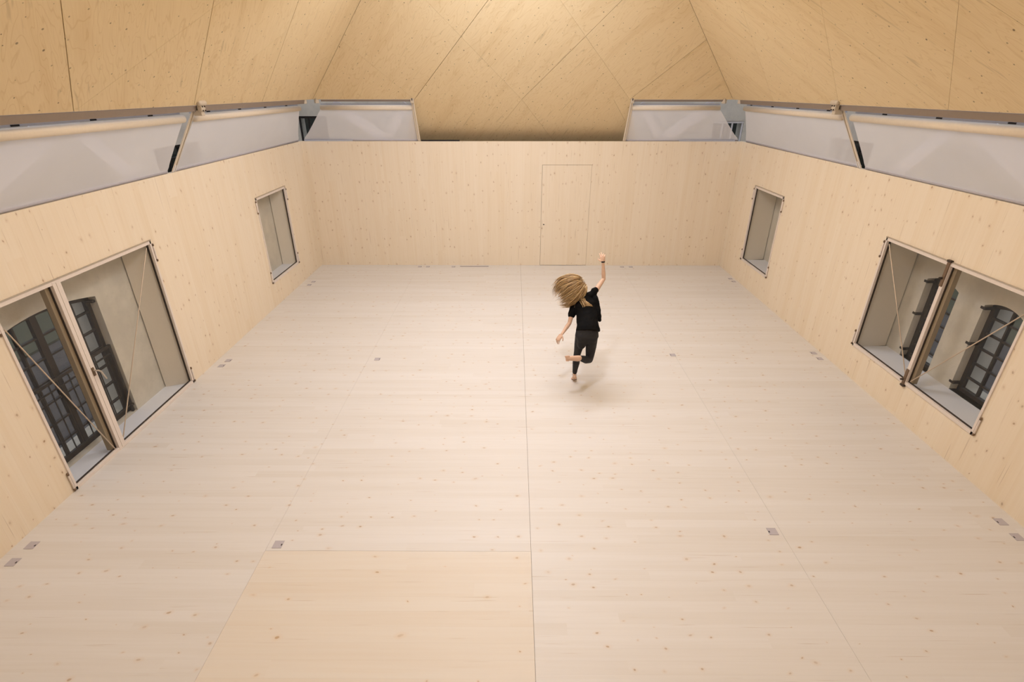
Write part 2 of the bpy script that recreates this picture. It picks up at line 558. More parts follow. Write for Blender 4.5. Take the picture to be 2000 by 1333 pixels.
# the roof skin folds down behind the end wall between the two blinds
BXL, BXR = -2.12, 2.46
pl_low = lambda a, b: Vector((a, EYB + b, EZ - b * 0.9))
roof_plane([(BXL, 0), (BXR, 0), (BXR + 0.5, 1.22), (BXL - 0.5, 1.22)], pl_low, (0.16,), 0.0015, (0.16, 2.1), 0.0015, 0.77, (0.7, -1.0), 'plywood_apron')
backing([pl_low(BXL, 0) + Vector((0, 0.05, 0.0)), pl_low(BXR, 0) + Vector((0, 0.05, 0.0)), pl_low(BXR, 1.22) + Vector((0, 0.05, 0)), pl_low(BXL, 1.22) + Vector((0, 0.05, 0))], (0, 0.03, 0.02))

# ---------------------------------------------------------------- fascia boards under the eaves
tr = MB()
tr.prism([(EXL - 0.01, YF, EZ - 0.005), (EXL - 0.10, YF, EZ - 0.005), (EXL - 0.10, YF, EZ - 0.035), (EXL - 0.03, YF, EZ - 0.075)], (0, 11.62 - YF, 0))
setp(tr.build('trim_1', M['fascia']), 'grey brown fascia board under the roof edge above the glazed door wall', 'trim', kind='structure')
tr = MB()
tr.prism([(EXR + 0.01, YF, EZ - 0.005), (EXR + 0.10, YF, EZ - 0.005), (EXR + 0.10, YF, EZ - 0.035), (EXR + 0.03, YF, EZ - 0.075)], (0, 11.70 - YF, 0))
setp(tr.build('trim_2', M['fascia']), 'grey brown fascia board under the roof edge above the raised double window', 'trim', kind='structure')
for nm, (a, b), lb in (('trim_3', (-4.10, BXL - 0.03), 'thin fascia board over the end wall blind on the glazed door side'), ('trim_4', (BXR + 0.03, 4.42), 'thin fascia board over the end wall blind on the raised window side')):
    tr = MB()
    tr.prism([(a, EYB + 0.005, EZ - 0.005), (a, EYB + 0.10, EZ - 0.005), (a, EYB + 0.10, EZ - 0.04), (a, EYB + 0.02, EZ - 0.04)], (b - a, 0, 0))
    setp(tr.build(nm, M['fascia']), lb, 'trim', kind='structure')


# ---------------------------------------------------------------- roller blinds between wall and roof
def blind(p_top0, p_top1, p_bot0, p_bot1, outward, label, slots=True):
    """quad from the eave to the wall head; outward is the unit vector away from the room"""
    A, B, Cc, D = Vector(p_top0), Vector(p_top1), Vector(p_bot0), Vector(p_bot1)
    out = Vector(outward)
    t = empty('roller_blind', (A + B) / 2)
    setp(t, label, 'blind', group='roller blinds between the walls and the roof')
    # fabric: straight run with the foot curling out over the wall head
    m = MB()
    N = 24
    prof = [(0.0, 0, 0.0), (0.25, 0, 0.006), (0.5, 0, 0.010), (0.7, 0, 0.010), (0.84, 0, 0.004), (0.93, 0.0, -0.008), (1.0, 0.0, 0.0)]
    grid = []
    for (s, _, sag) in prof:
        row = []
        for i in range(N + 1):
            q = i / N
            p = (A.lerp(Cc, s)).lerp(B.lerp(D, s), q)
            row.append(p + out * sag - Vector((0, 0, sag)))
        grid.append(row)
    vs = [p for r in grid for p in r]
    fs = [(i * (N + 1) + k, i * (N + 1) + k + 1, (i + 1) * (N + 1) + k + 1, (i + 1) * (N + 1) + k) for i in range(len(prof) - 1) for k in range(N)]
    m.faces(vs, fs, True)
    m.build('fabric', M['cloth'], t)
    e = (B - A).normalized()
    # cream roller tube, aluminium head rail with dark slots
    r = 0.050
    MB().tube([A + Vector((0, 0, 0.02)), B + Vector((0, 0, 0.02))], r, 16, dome=False).build('roller_tube', M['cream'], t)
    c = out * 0.03 + Vector((0, 0, 0.086))
    MB().bar(A + c, B + c, 0.022, 0.022).build('head_rail', M['rail'], t)
    if slots:
        L = (B - A).length
        k = 0.45
        while k < L:
            p = A + e * k + c - out * 0.0125 - Vector((0, 0, 0.0))
            MB().obox(p, e * 0.045, out * 0.003, Vector((0, 0, 0.008))).build('slot', M['black'], t)
            k += 0.95
    MB().tube([Cc + out * 0.018 - Vector((0, 0, 0.005)), D + out * 0.018 - Vector((0, 0, 0.005))], 0.024, 14, dome=False).build('hem_shade_bar', M['hem_shade'], t)  # thickened bar; its grey paints the shade along the foot of the fabric
    return t


zt, zb, zg = EZ - 0.18, ZW + 0.030, EZ - 0.055
lx, ly_ = EXL - 0.15, XL - 0.020
rx, ry_ = EXR + 0.15, XR + 0.020
blind((lx, 3.55, zt), (lx, 7.47, zt), (ly_, 3.55, zb), (ly_, 7.55, zb), (-1, 0, 0), 'long white blind over the glazed door wall, running out of the picture')
blind((lx, 7.73, zt), (lx, 11.62, zt), (ly_, 7.73, zb), (ly_, 12.45, zb), (-1, 0, 0), 'white blind over the glazed door wall, between its steel guide and the end wall')
blind((rx, 4.0, zt), (rx, 7.94, zt), (ry_, 4.0, zb), (ry_, 8.02, zb), (1, 0, 0), 'long white blind over the raised double window, running out of the picture')
blind((rx, 8.18, zt), (rx, 11.70, zt), (ry_, 8.18, zb), (ry_, 12.40, zb), (1, 0, 0), 'white blind over the narrow window nearest the dancer\'s raised arm')
by, bb = EYB + 0.14, YB + 0.048
blind((-4.17, by, zt), (-2.20, by, zt), (-4.80, bb, zb), (-2.20, bb, zb), (0, 1, 0), 'white trapezoid blind on the end wall, on the glazed door side of the plywood apron', False)
blind((2.54, by, zt), (4.42, by, zt), (2.54, bb, zb), (5.10, bb, zb), (0, 1, 0), 'white trapezoid blind on the end wall, on the raised window side of the plywood apron', False)


def guide(top, bot, wide, out, label, bx):
    """steel guide bar from the eave bracket down to the wall head"""
    T, Bt, wd, o = Vector(top), Vector(bot), Vector(wide), Vector(out)
    g = empty('guide_rail', Bt)
    setp(g, label, 'rail')
    d = (Bt - T).normalized()
    n = d.cross(wd).normalized()
    if n.dot(o) > 0: n = -n
    c = (T + Bt) / 2
    h = (Bt - T) / 2
    MB().obox(c, h, wd * 0.036, n * 0.008).build('guide_bar', M['cream'], g, bevel=0.003)
    MB().obox(c + n * 0.012, h * 0.99, wd * 0.006, n * 0.006).build('guide_track', M['steel'], g)
    if bx:
        b = MB()
        inn = -o
        P = Vector((T.x, T.y, EZ - 0.02)) + inn * 0.075
        b.obox(P + Vector((0, 0, 0.01)), wd * 0.050, inn * 0.030, Vector((0, 0, 0.065)))
        b.obox(P - inn * 0.045 - Vector((0, 0, 0.075)), wd * 0.040, inn * 0.055, Vector((0, 0, 0.035)))
        b.tube([P + inn * 0.02 + Vector((0, 0, 0.05)) - wd * 0.055, P + inn * 0.02 + Vector((0, 0, 0.05)) + wd * 0.055], 0.038, 14)
        br = b.build('bracket', M['bracket'], g, bevel=0.006)
        for i in (-1, 1):
            for j in (-0.045, 0.005):
                q = P + inn * 0.030 + wd * 0.028 * i + Vector((0, 0, j))
                MB().tube([q, q + inn * 0.010], 0.010, 8, dome=False).build('bolt', M['gasket'], br)
        MB().obox(Bt - d * 0.06 + n * 0.011, d * 0.05, wd * 0.032, n * 0.004).build('foot_plate', M['white'], g)
    return g


guide((EXL - 0.045, 7.66, zg + 0.05), (XL - 0.005, 7.66, ZW + 0.012), (0, 1, 0), (-1, 0, 0), 'cream steel guide bar between the two blinds above the glazed door', True)
guide((EXR + 0.045, 8.12, zg + 0.05), (XR + 0.005, 8.12, ZW + 0.012), (0, 1, 0), (1, 0, 0), 'cream steel guide bar between the two blinds above the raised double window', True)
for x, lb in ((-2.16, 'slim plywood coloured guide edging the plywood apron on the glazed door side'), (2.50, 'slim plywood coloured guide edging the plywood apron on the raised window side')):
    g = guide((x, EYB + 0.03, zg + 0.03), (x, YB + 0.008, ZW + 0.012), (0.8, 0, 0), (0, 1, 0), lb, False)
    b = MB()
    b.obox((x, EYB + 0.01, zg + 0.055), (0.035, 0, 0), (0, 0.03, 0), (0, 0, 0.07))
    br = b.build('bracket', M['bracket'], g, bevel=0.006)
    MB().obox((x, EYB - 0.023, zg + 0.075), (0.010, 0, 0), (0, 0.004, 0), (0, 0, 0.04)).build('slot', M['gasket'], br)
# corner brackets at the roof hips
for (x, y, dx, lb) in ((EXL - 0.045, 11.68, 1, 'small steel roof bracket at the eave corner, ending the blind over the glazed door wall'), (-4.20, EYB + 0.03, 0, 'small steel roof bracket at the eave corner, end wall, glazed door side'),
                       (4.45, EYB + 0.03, 0, 'small steel roof bracket at the eave corner, end wall, raised window side'), (EXR + 0.045, 11.76, -1, 'small steel roof bracket at the eave corner, ending the blind over the raised window wall')):
    g = empty('roof_bracket', (x, y, zg + 0.03))
    setp(g, lb, 'bracket', group='eave corner brackets')
    MB().obox((x, y, zg + 0.04), (0.028, 0.028, 0), (-0.028, 0.028, 0), (0, 0, 0.06)).build('bracket_body', M['bracket'], g, bevel=0.008)
    MB().obox((x, y - 0.046, zg + 0.06), (0.009, 0, 0), (0, 0.004, 0), (0, 0, 0.03)).build('slot', M['gasket'], g)

# bracing of the hall roof behind the blinds
for nm, pts, lb in (
    ('roof_brace', [((-3.95, 12.35, 3.72), (-2.95, 12.72, 2.95), 0.22), ((-2.35, 12.35, 3.72), (-2.9, 12.72, 2.95), 0.16)], 'pale V shaped steel brace showing through the end wall blind on the glazed door side'),
    ('roof_brace', [((2.75, 12.35, 3.72), (3.35, 12.72, 2.95), 0.16), ((4.35, 12.35, 3.72), (3.4, 12.72, 2.95), 0.24)], 'pale V shaped steel brace showing through the end wall blind on the raised window side'),
    ('roof_brace', [((-4.66, 5.75, 3.72), (-5.02, 4.4, 2.9), 0.26), ((-4.66, 5.8, 3.72), (-5.02, 7.1, 2.9), 0.2)], 'pale steel brace showing through the long blind over the glazed door'),
    ('roof_brace', [((5.0, 6.2, 3.72), (5.35, 4.9, 2.9), 0.26), ((5.0, 6.25, 3.72), (5.35, 7.6, 2.9), 0.2)], 'pale steel brace showing through the long blind over the raised double window'),
):
    g = empty(nm, pts[0][0])
    setp(g, lb, 'brace')
    for (p, q, w) in pts:
        side = Vector((0, 1, 0)) if abs(p[1] - q[1]) < 0.5 and abs(p[0]) < 4.5 else Vector((1, 0, 0))
        MB().bar(p, q, w, 0.012, side=side).build('brace_flat', M['white'], g)

# light channels lying on the head of the end wall
for x0, x1, mt, nm, lb in ((-4.78, -3.68, 'rail', 'cable_channel', 'pale grey cable channel lying on the end wall head below the blind, glazed door side'),
                           (3.75, 5.02, 'rail', 'cable_channel', 'pale grey cable channel lying on the end wall head below the blind, raised window side'),
                           (-2.12, -1.24, 'black', 'cable_channel', 'black cable channel lying on the end wall head below the plywood apron')):
    setp(MB().box(x0, x1, YB + 0.003, YB + 0.020, ZW, ZW + 0.03).build(nm, M[mt], bevel=0.004), lb, 'channel')


# ---------------------------------------------------------------- windows and glazed door in the timber walls
def casement(name, wall_x, s, op, label, cat, mull=None, mullw=0.05, latch=None, wires=()):
    """s=+1: room lies towards +X (left wall); op = (y0,y1,z0,z1)"""
    y0, y1, z0, z1 = op
    X = lambda d: wall_x + s * d          # d > 0 into the room
    t = empty(name, (wall_x, (y0 + y1) / 2, z0))
    setp(t, label, cat, kind='structure')
    fwid, dp = 0.042, 0.014

    def bx(d0, d1, a, b, c, e):
        x0, x1 = sorted((X(d0), X(d1)))
        return MB().box(x0, x1, a, b, c, e)
    f = MB()
    for (a, b, c, e) in ((y0, y1, z1 - fwid, z1), (y0, y1, z0, z0 + fwid), (y0, y0 + fwid * 0.7, z0, z1), (y1 - fwid * 0.7, y1, z0, z1)):
        x0, x1 = sorted((X(-0.045), X(dp)))
        f.box(x0, x1, a, b, c, e)
    f.build('window_frame', M['frame'], t, bevel=0.003)
    lip = MB()
    x0, x1 = sorted((X(0.0), X(0.018)))
    lip.box(x0, x1, y0 - 0.006, y1 + 0.006, z1, z1 + 0.012)
    lip.build('head_lip', M['steel'], t)
    spans = [(y0 + fwid * 0.7, y1 - fwid * 0.7)]
    if mull is not None:
        spans = [(y0 + fwid * 0.7, mull - mullw / 2), (mull + mullw / 2, y1 - fwid * 0.7)]
        bx(-0.04, 0.018, mull - mullw / 2, mull + mullw / 2, z0 + 0.01, z1 - 0.01).build('mullion', M['frame'], t, bevel=0.003)
    for i, (a, b) in enumerate(spans):
        g = bx(-0.034, -0.028, a, b, z0 + fwid, z1 - fwid).build('glass_pane', M['glass'], t)
        k = MB()
        for (c, e, zz0, zz1) in ((a, a + 0.008, z0 + fwid, z1 - fwid), (b - 0.008, b, z0 + fwid, z1 - fwid), (a, b, z0 + fwid, z0 + fwid + 0.008)):
            xx0, xx1 = sorted((X(-0.04), X(-0.018)))
            k.box(xx0, xx1, c, e, zz0, zz1)
        k.build('gasket', M['gasket'], t)
        if mull is not None and i == 0:
            sl = bx(-0.095, -0.036, b - 0.055, b, z0 + fwid, z1 - fwid).build('sash_edge', M['olive'], t)
    for (p, q) in wires:
        MB().tube([(X(-0.012), p[0], p[1]), (X(-0.012), q[0], q[1])], 0.0065, 8).build('bracing_wire', M['wire'], t)
    # corner hinges
    for (yy, sgn) in ((y0, -1), (y1, 1)):
        for zz in (z0 + 0.13, z1 - 0.17):
            h = MB().tube([(X(0.014), yy + sgn * 0.018, zz - 0.10), (X(0.014), yy + sgn * 0.018, zz + 0.10)], 0.010, 10).build('hinge', M['frame'], t)
            c = MB()
            for e in (-0.104, 0.104): c.tube([(X(0.014), yy + sgn * 0.018, zz + e - 0.008), (X(0.014), yy + sgn * 0.018, zz + e + 0.008)], 0.0125, 10)
            c.build('hinge_cap', M['bronze'], h)
    return t, X


ld, X = casement('door_2', XL, 1, LD, 'tall two leaf glazed door reaching the floor, with a lever handle', 'door', mull=5.155, mullw=0.105,
                 wires=(((4.46, 1.93), (5.07, 0.05)), ((6.66, 2.10), (5.24, 0.10))))
MB().box(*sorted((X(0.016), X(0.0185))), 5.145, 5.150, 0.02, 2.16).build('leaf_joint', M['olive'], ld)
hd = MB()
hd.obox((X(0.022), 5.165, 1.075), (0.006, 0, 0), (0, 0.016, 0), (0, 0, 0.052))
hd = hd.build('handle_plate', M['bronze'], ld, bevel=0.004)
MB().tube([(X(0.02), 5.165, 1.09), (X(0.065), 5.165, 1.09), (X(0.072), 5.172, 1.088), (X(0.075), 5.20, 1.06), (X(0.075), 5.235, 0.945)], [0.009, 0.009, 0.010, 0.010, 0.009], 10).build('lever', M['steel'], hd)
casement('window_1', XL, 1, LS, 'narrow upright window in the glazed door wall, beside the end wall', 'window')
casement('window_2', XR, -1, RS, 'narrow upright window in the raised window wall, beside the end wall', 'window')
rw, X = casement('window_3', XR, -1, RD, 'raised two leaf window with a latch bar down its middle', 'window', mull=5.925, mullw=0.05,
                 wires=(((7.03, 2.07), (5.98, 0.60)), ((4.83, 1.98), (5.86, 0.56))))
for (a, b) in ((2.155 - 0.30, 2.155 + 0.035), (0.487 - 0.035, 0.487 + 0.22)):
    lt = MB()
    lt.obox((X(0.024), 5.925, (a + b) / 2), (0.007, 0, 0), (0, 0.022, 0), (0, 0, (b - a) / 2))
    lt = lt.build('latch_bolt', M['bronze'], rw, bevel=0.004)
    MB().tube([(X(0.03), 5.94, a + 0.10), (X(0.055), 5.94, a + 0.10)], 0.014, 10).build('latch_knob', M['gasket'], lt)
    e = b - 0.02 if a > 1 else a + 0.02
    MB().box(*sorted((X(0.0), X(0.035))), 5.895, 5.955, e - 0.012, e + 0.012).build('keeper', M['gasket'], lt)

# ---------------------------------------------------------------- masonry hall around the timber room
MXL, MXR, MYB, MT = -5.21, 5.73, 13.3, 0.40


def arch_pts(y0, y1, zs, zt_, n=14):
    return [(y0 + (y1 - y0) * i / n, zs + (zt_ - zs) * math.sin(math.pi * (0.12 + 0.76 * i / n)) - (zt_ - zs) * math.sin(math.pi * 0.12)) for i in range(n + 1)]


def hall_wall(name, x_in, x_out, ops, label, z_lo=-4.0, z_hi=5.2):
    m = MB()
    x0, x1 = min(x_in, x_out), max(x_in, x_out)
    y = YF
    cols = {}
    for o in ops: cols.setdefault((o[0], o[1]), []).append(o)
    for (a, b) in sorted(cols):
        m.box(x0, x1, y, a, z_lo, z_hi)
        z = z_lo
        for (_, _, c, e, arch) in sorted(cols[(a, b)], key=lambda q: q[2]):
            m.box(x0, x1, a, b, z, c)
            if arch:
                ap = arch_pts(a, b, e - arch, e + arch * 0.55)
                top = max(p[1] for p in ap) + 0.02
                for i in range(len(ap) - 1):
                    (ya, za), (yb, zb_) = ap[i], ap[i + 1]
                    m.prism([(x0, ya, za), (x0, yb, zb_), (x0, yb, top), (x0, ya, top)], (x1 - x0, 0, 0))
                z = top
            else:
                z = e
        m.box(x0, x1, a, b, z, z_hi)
        y = b
    m.box(x0, x1, y, MYB + MT, z_lo, z_hi)
    return setp(m.build(name, M['plaster']), label, 'wall', kind='structure')


LW = (4.42, 6.00, 0.0, 1.80, 0.12)
LW2 = (7.9, 9.1, 2.45, 3.22, 0)
hall_wall('wall_outer_left', MXL, MXL - MT, [LW, LW2], 'limewashed masonry wall seen through the glazed door')
RW1 = (6.27, 6.83, 0.455, 1.72, 0.08)
RW2 = (5.30, 5.86, 0.455, 1.72, 0.08)
RW3 = (8.8, 10.0, 2.45, 3.22, 0)
hall_wall('wall_outer_right', MXR, MXR + MT, [RW1, RW2, RW3], 'limewashed masonry wall seen through the raised double window')
m = MB()
m.box(MXL, -5.12, MYB, MYB + MT, -4, 5.2).box(-5.12, -4.45, MYB, MYB + MT, -4, 2.3).box(-5.12, -4.45, MYB, MYB + MT, 3.42, 5.2).box(-4.45, 4.70, MYB, MYB + MT, -4, 5.2)
m.box(4.70, 5.45, MYB, MYB + MT, -4, 2.3).box(4.70, 5.45, MYB, MYB + MT, 3.32, 5.2).box(5.45, MXR, MYB, MYB + MT, -4, 5.2)
setp(m.build('wall_outer_back', M['plaster']), 'masonry wall of the old hall beyond the end wall', 'wall', kind='structure')


def iron_window(name, x, op, cols, rows, label, thick=(), bar=0.022):
    """iron framed window standing in the plane X = x"""
    y0, y1, z0, z1, arch = op
    t = empty(name, (x, (y0 + y1) / 2, z0))
    setp(t, label, 'window', kind='structure')
    if arch:
        ap = arch_pts(y0, y1, z1 - arch, z1 + arch * 0.55)
    else:
        ap = [(y0, z1), (y1, z1)]

    def top(y):
        for i in range(len(ap) - 1):
            if ap[i][0] <= y <= ap[i + 1][0]:
                s = (y - ap[i][0]) / (ap[i + 1][0] - ap[i][0])
                return ap[i][1] + s * (ap[i + 1][1] - ap[i][1])
        return z1 - arch
    f = MB()
    w = 0.05
    f.box(x - 0.03, x + 0.03, y0, y1, z0, z0 + w)
    f.box(x - 0.03, x + 0.03, y0, y0 + w, z0, top(y0 + w))
    f.box(x - 0.03, x + 0.03, y1 - w, y1, z0, top(y1 - w))
    for i in range(len(ap) - 1):
        (ya, za), (yb, zb_) = ap[i], ap[i + 1]
        f.prism([(x - 0.03, ya, za), (x - 0.03, yb, zb_), (x - 0.03, yb, zb_ - 0.06), (x - 0.03, ya, za - 0.06)], (0.06, 0, 0))
    f.build('iron_frame', M['iron'], t)
    g = MB()
    for i in range(1, cols):
        yy = y0 + (y1 - y0) * i / cols
        wd = 0.085 if i in thick else bar
        g.box(x - 0.022, x + 0.022, yy - wd / 2, yy + wd / 2, z0 + w, top(yy) - 0.02)
    zm = z1 - arch
    for k in range(1, rows):
        zz = z0 + (zm - z0) * k / (rows - 0.25)
        g.box(x - 0.018, x + 0.018, y0 + w, y1 - w, zz - bar / 2, zz + bar / 2)
    g.build('glazing_bars', M['iron'], t)
    p = [(x - 0.004, y0 + 0.02, z0 + 0.02)] + [(x - 0.004, min(max(a, y0 + 0.02), y1 - 0.02), b - 0.02) for a, b in ap] + [(x - 0.004, y1 - 0.02, z0 + 0.02)]
    MB().prism(p, (0.006, 0, 0)).build('glass_pane', M['pane'], t)
    return t


iron_window('window_4', -5.335, LW, 6, 7, 'broad arched iron window with many small panes, seen through the glazed door', thick=(3,))
w5 = iron_window('window_5', 5.86, RW1, 2, 6, 'slim arched iron window behind the latch bar of the raised double window')
w6 = iron_window('window_6', 5.86, RW2, 2, 6, 'slim arched iron window behind the slanting wire pane of the raised double window')
for (w, op) in ((w5, RW1), (w6, RW2)):
    for zz in (0.56, 1.12, 1.60):
        MB().obox((5.775, op[1] + 0.005, zz), (0.05, 0, 0), (0, 0.035, 0), (0, 0, 0.016)).build('hinge_pin', M['iron'], w)
for zz in (0.10, 1.62):
    MB().obox((-5.27, 6.0, zz), (0.04, 0, 0), (0, 0.05, 0), (0, 0, 0.015)).build('hinge_pin', M['iron'], bpy.data.objects['window_4'])
iron_window('window_7', -5.40, LW2, 4, 3, 'dark upper window glimpsed beside the guide bar above the glazed door', bar=0.03)
iron_window('window_8', 5.92, RW3, 4, 3, 'dark upper window glimpsed beside the guide bar above the raised double window', bar=0.03)
for nm, xa, xb, zt_, lb in (('window_9', -5.12, -4.45, 3.42, 'dark upper window glimpsed in the corner gap on the glazed door side'), ('window_10', 4.70, 5.45, 3.32, 'dark upper window with pale bars glimpsed in the corner gap on the raised window side')):
    t = empty(nm, ((xa + xb) / 2, MYB, 2.3))
    setp(t, lb, 'window', kind='structure')
    f = MB()
    f.box(xa, xb, MYB + 0.02, MYB + 0.08, zt_ - 0.05, zt_).box(xa, xb, MYB + 0.02, MYB + 0.08, 2.3, 2.36)
    n = 3
    for i in range(n + 1):
        xx = xa + 0.02 + (xb - xa - 0.04) * i / n
        f.box(xx - 0.015, xx + 0.015, MYB + 0.03, MYB + 0.07, 2.3, zt_)
    f.box(xa, xb, MYB + 0.03, MYB + 0.07, 2.82, 2.85)
    f.build('window_frame', M['white' if nm == 'window_10' else 'iron'], t)
    MB().box(xa, xb, MYB + 0.045, MYB + 0.050, 2.3, zt_).build('glass_pane', M['pane'], t)


# window niches: sill slabs, jamb boards and head boards between timber and masonry
def niche(wall_x, mx, s, op, names, labels, floor_z, splay):
    y0, y1, z0, z1 = op
    xa, xb = sorted((wall_x - s * TH, mx + s * 0.0))
    rx0, rx1 = sorted((wall_x - s * 0.05, mx - s * 0.16))
    sl = MB().box(rx0, rx1, y0 - 0.03, y1 + 0.03, floor_z - 0.25, floor_z)
    setp(sl.build(names[0], M['sill']), labels[0], 'sill', kind='structure')
    j = MB()
    wx, mm = wall_x - s * (TH - 0.012), mx + s * 0.016
    za, zb2 = floor_z, z1 + 0.05
    e = (0, 0, zb2 - za)
    j.prism([(wx, y1, za), (mm, y1 + splay, za), (mm, y1 + splay + 0.03, za), (wx, y1 + 0.03, za)], e)
    j.prism([(wx, y0, za), (mm, y0 - 0.02, za), (mm, y0 - 0.05, za), (wx, y0 - 0.03, za)], e)
    j.box(min(wx, mm), max(wx, mm), y0, y1 + max(splay, 0), z1 + 0.004, zb2)
    setp(j.build(names[1], M['reveal']), labels[1], 'reveal', kind='structure')


niche(XL, MXL, 1, (4.40, 6.735, 0, 2.185), ('trim_5', 'trim_6'), ('pale screed threshold outside the glazed door', 'smooth beige lining around the glazed door niche'), -0.002, -0.12)
niche(XL, MXL, 1, (9.84, 11.21, 0.465, 2.155), ('trim_7', 'trim_8'), ('pale sill of the narrow window in the glazed door wall', 'smooth beige lining of the narrow window in the glazed door wall'), 0.455, -0.03)
niche(XR, MXR, -1, (4.79, 7.08, 0.487, 2.155), ('trim_9', 'trim_10'), ('pale sill of the raised double window', 'smooth beige lining around the raised double window niche'), 0.455, 0.05)
niche(XR, MXR, -1, (10.12, 11.415, 0.505, 2.14), ('trim_11', 'trim_12'), ('pale sill of the narrow window in the raised window wall', 'smooth beige lining of the narrow window in the raised window wall'), 0.49, 0.08)

# iron railing in front of the broad arched window
rl = empty('railing', (-5.25, 5.2, 0))
setp(rl, 'black iron guard rail with thin balusters before the broad arched window', 'railing')
MB().bar((-5.255, 4.42, 1.0), (-5.255, 5.98, 1.0), 0.02, 0.035).build('top_rail', M['iron'], rl)
MB().bar((-5.255, 4.42, 0.90), (-5.255, 5.98, 0.90), 0.012, 0.020).build('middle_rail', M['iron'], rl)
MB().bar((-5.255, 4.42, 0.10), (-5.255, 5.98, 0.10), 0.012, 0.020).build('bottom_rail', M['iron'], rl)
for yy in (4.44, 5.97): MB().box(-5.27, -5.24, yy - 0.015, yy + 0.015, 0, 1.02).build('post', M['iron'], rl)
k = 0
while 4.44 + 0.14 * (k + 1) < 5.93:
    yy = 4.44 + 0.14 * (k + 1)
    MB().box(-5.260, -5.250, yy - 0.005, yy + 0.005, 0.10, 1.0).build('baluster', M['iron'], rl)
    k += 1

# the yard outside
gr = MB().box(-60, 60, -40, 60, -4.4, -4.2).build('ground', M['asphalt'])
setp(gr, 'grey asphalt yard outside, seen through the arched windows', 'ground', kind='structure')
for x0, x1, lb in ((-27, -16.5, 'strip of lawn across the yard beyond the broad arched window'), (17.5, 27, 'strip of lawn across the yard beyond the slim arched windows')):
    setp(MB().box(x0, x1, -20, 40, -4.2, -4.12).build('lawn', M['grass']), lb, 'lawn', kind='structure')
for x0, x1, y0, y1, lb in ((-30, -27.5, -20, 40, 'dark hedge across the yard beyond the broad arched window'), (27.5, 30, -20, 40, 'dark hedge across the yard beyond the slim arched windows'), (-30, 30, 40, 43, 'dark hedge across the yard behind the end wall')):
    setp(MB().box(x0, x1, y0, y1, -4.2, 4.5).build('hedge', M['hedge']), lb, 'hedge', kind='structure')

# ---------------------------------------------------------------- floor boxes
def floor_box(x, y, label, w=0.092, d=0.092, notch=(1, 0), group=None):
    t = empty('floor_box', (x, y, 0))
    setp(t, label, 'floor box', group=group or 'grey floor boxes let into the boards')
    MB().box(x - w / 2, x + w / 2, y - d / 2, y + d / 2, 0.0005, 0.004).build('lid', M['box'], t, bevel=0.001)
    q = notch[0] * w * 0.40
    MB().box(x + q - 0.006, x + q + 0.006, y - 0.016, y + 0.004, 0.0042, 0.0055).build('cable_notch', M['gasket'], t)


GB = [(-2.295, 3.65, 'grey floor box by the corner of the yellower floor panel', 1),
      (2.605, 3.835, 'lone grey floor box across the middle seam from the yellower floor panel', -1),
      (-2.244, 7.50, 'lone grey floor box level with the dancer on the glazed door side', 1),
      (2.66, 7.67, 'lone grey floor box level with the dancer on the raised window side', -1),
      (-4.69, 3.63, 'grey floor box before the glazed door wall, further one of the corner pair', 1),
      (-4.70, 3.43, 'grey floor box before the glazed door wall, closest one to the picture corner', 1),
      (5.01, 3.975, 'grey floor box before the raised window wall, further one of the picture edge pair', -1),
      (5.005, 3.775, 'grey floor box by the raised window wall, pair\'s end at the picture edge', -1),
      (-4.67, 7.44, 'grey floor box just past the glazed door, further one of its pair', 1),
      (-4.69, 7.26, 'grey floor box just past the glazed door, the one touching distance from its frame', 1),
      (5.05, 7.75, 'grey floor box just past the raised window, further one of its pair', -1),
      (5.05, 7.55, 'grey floor box just past the raised window, the one nearer its frame', -1),
      (-4.62, 11.28, 'grey floor box below the narrow window beyond the glazed door, nearer the end wall', 1),
      (-4.64, 11.07, 'grey floor box below the narrow window beyond the glazed door, farther from the end wall', 1),
      (5.075, 11.54, 'grey floor box below the narrow window beyond the raised window, nearer the end wall', -1),
      (5.08, 11.35, 'grey floor box below the narrow window past the raised window, farther from the end wall', -1)]
for (x, y, lb, s) in GB: floor_box(x, y, lb, notch=(s, 0))
for (x, lb) in ((-2.35, 'small floor box along the end wall, farthest from the concealed door'), (-2.15, 'small floor box along the end wall, second one counted from the glazed door side'),
                (-1.51, 'small floor box along the end wall, right beside the floor grille'), (2.70, 'small floor box along the end wall, beside the dancer\'s raised hand'), (2.92, 'small floor box along the end wall past the raised hand, further from the concealed door')):
    floor_box(x, 12.42, lb)
gv = empty('floor_grille', (-0.99, 12.45, 0))
setp(gv, 'long narrow grey floor grille along the foot of the end wall', 'grille')
MB().box(-1.35, -0.63, 12.42, 12.475, 0.0005, 0.004).build('grille_frame', M['box'], gv)
m = MB()
for i in range(34): m.box(-1.335 + 0.0206 * i, -1.335 + 0.0206 * i + 0.010, 12.428, 12.467, 0.0041, 0.0050)
m.build('grille_slats', M['gasket'], gv)

# ---------------------------------------------------------------- the dancer
from mathutils import noise as mnoise
random.seed(7)


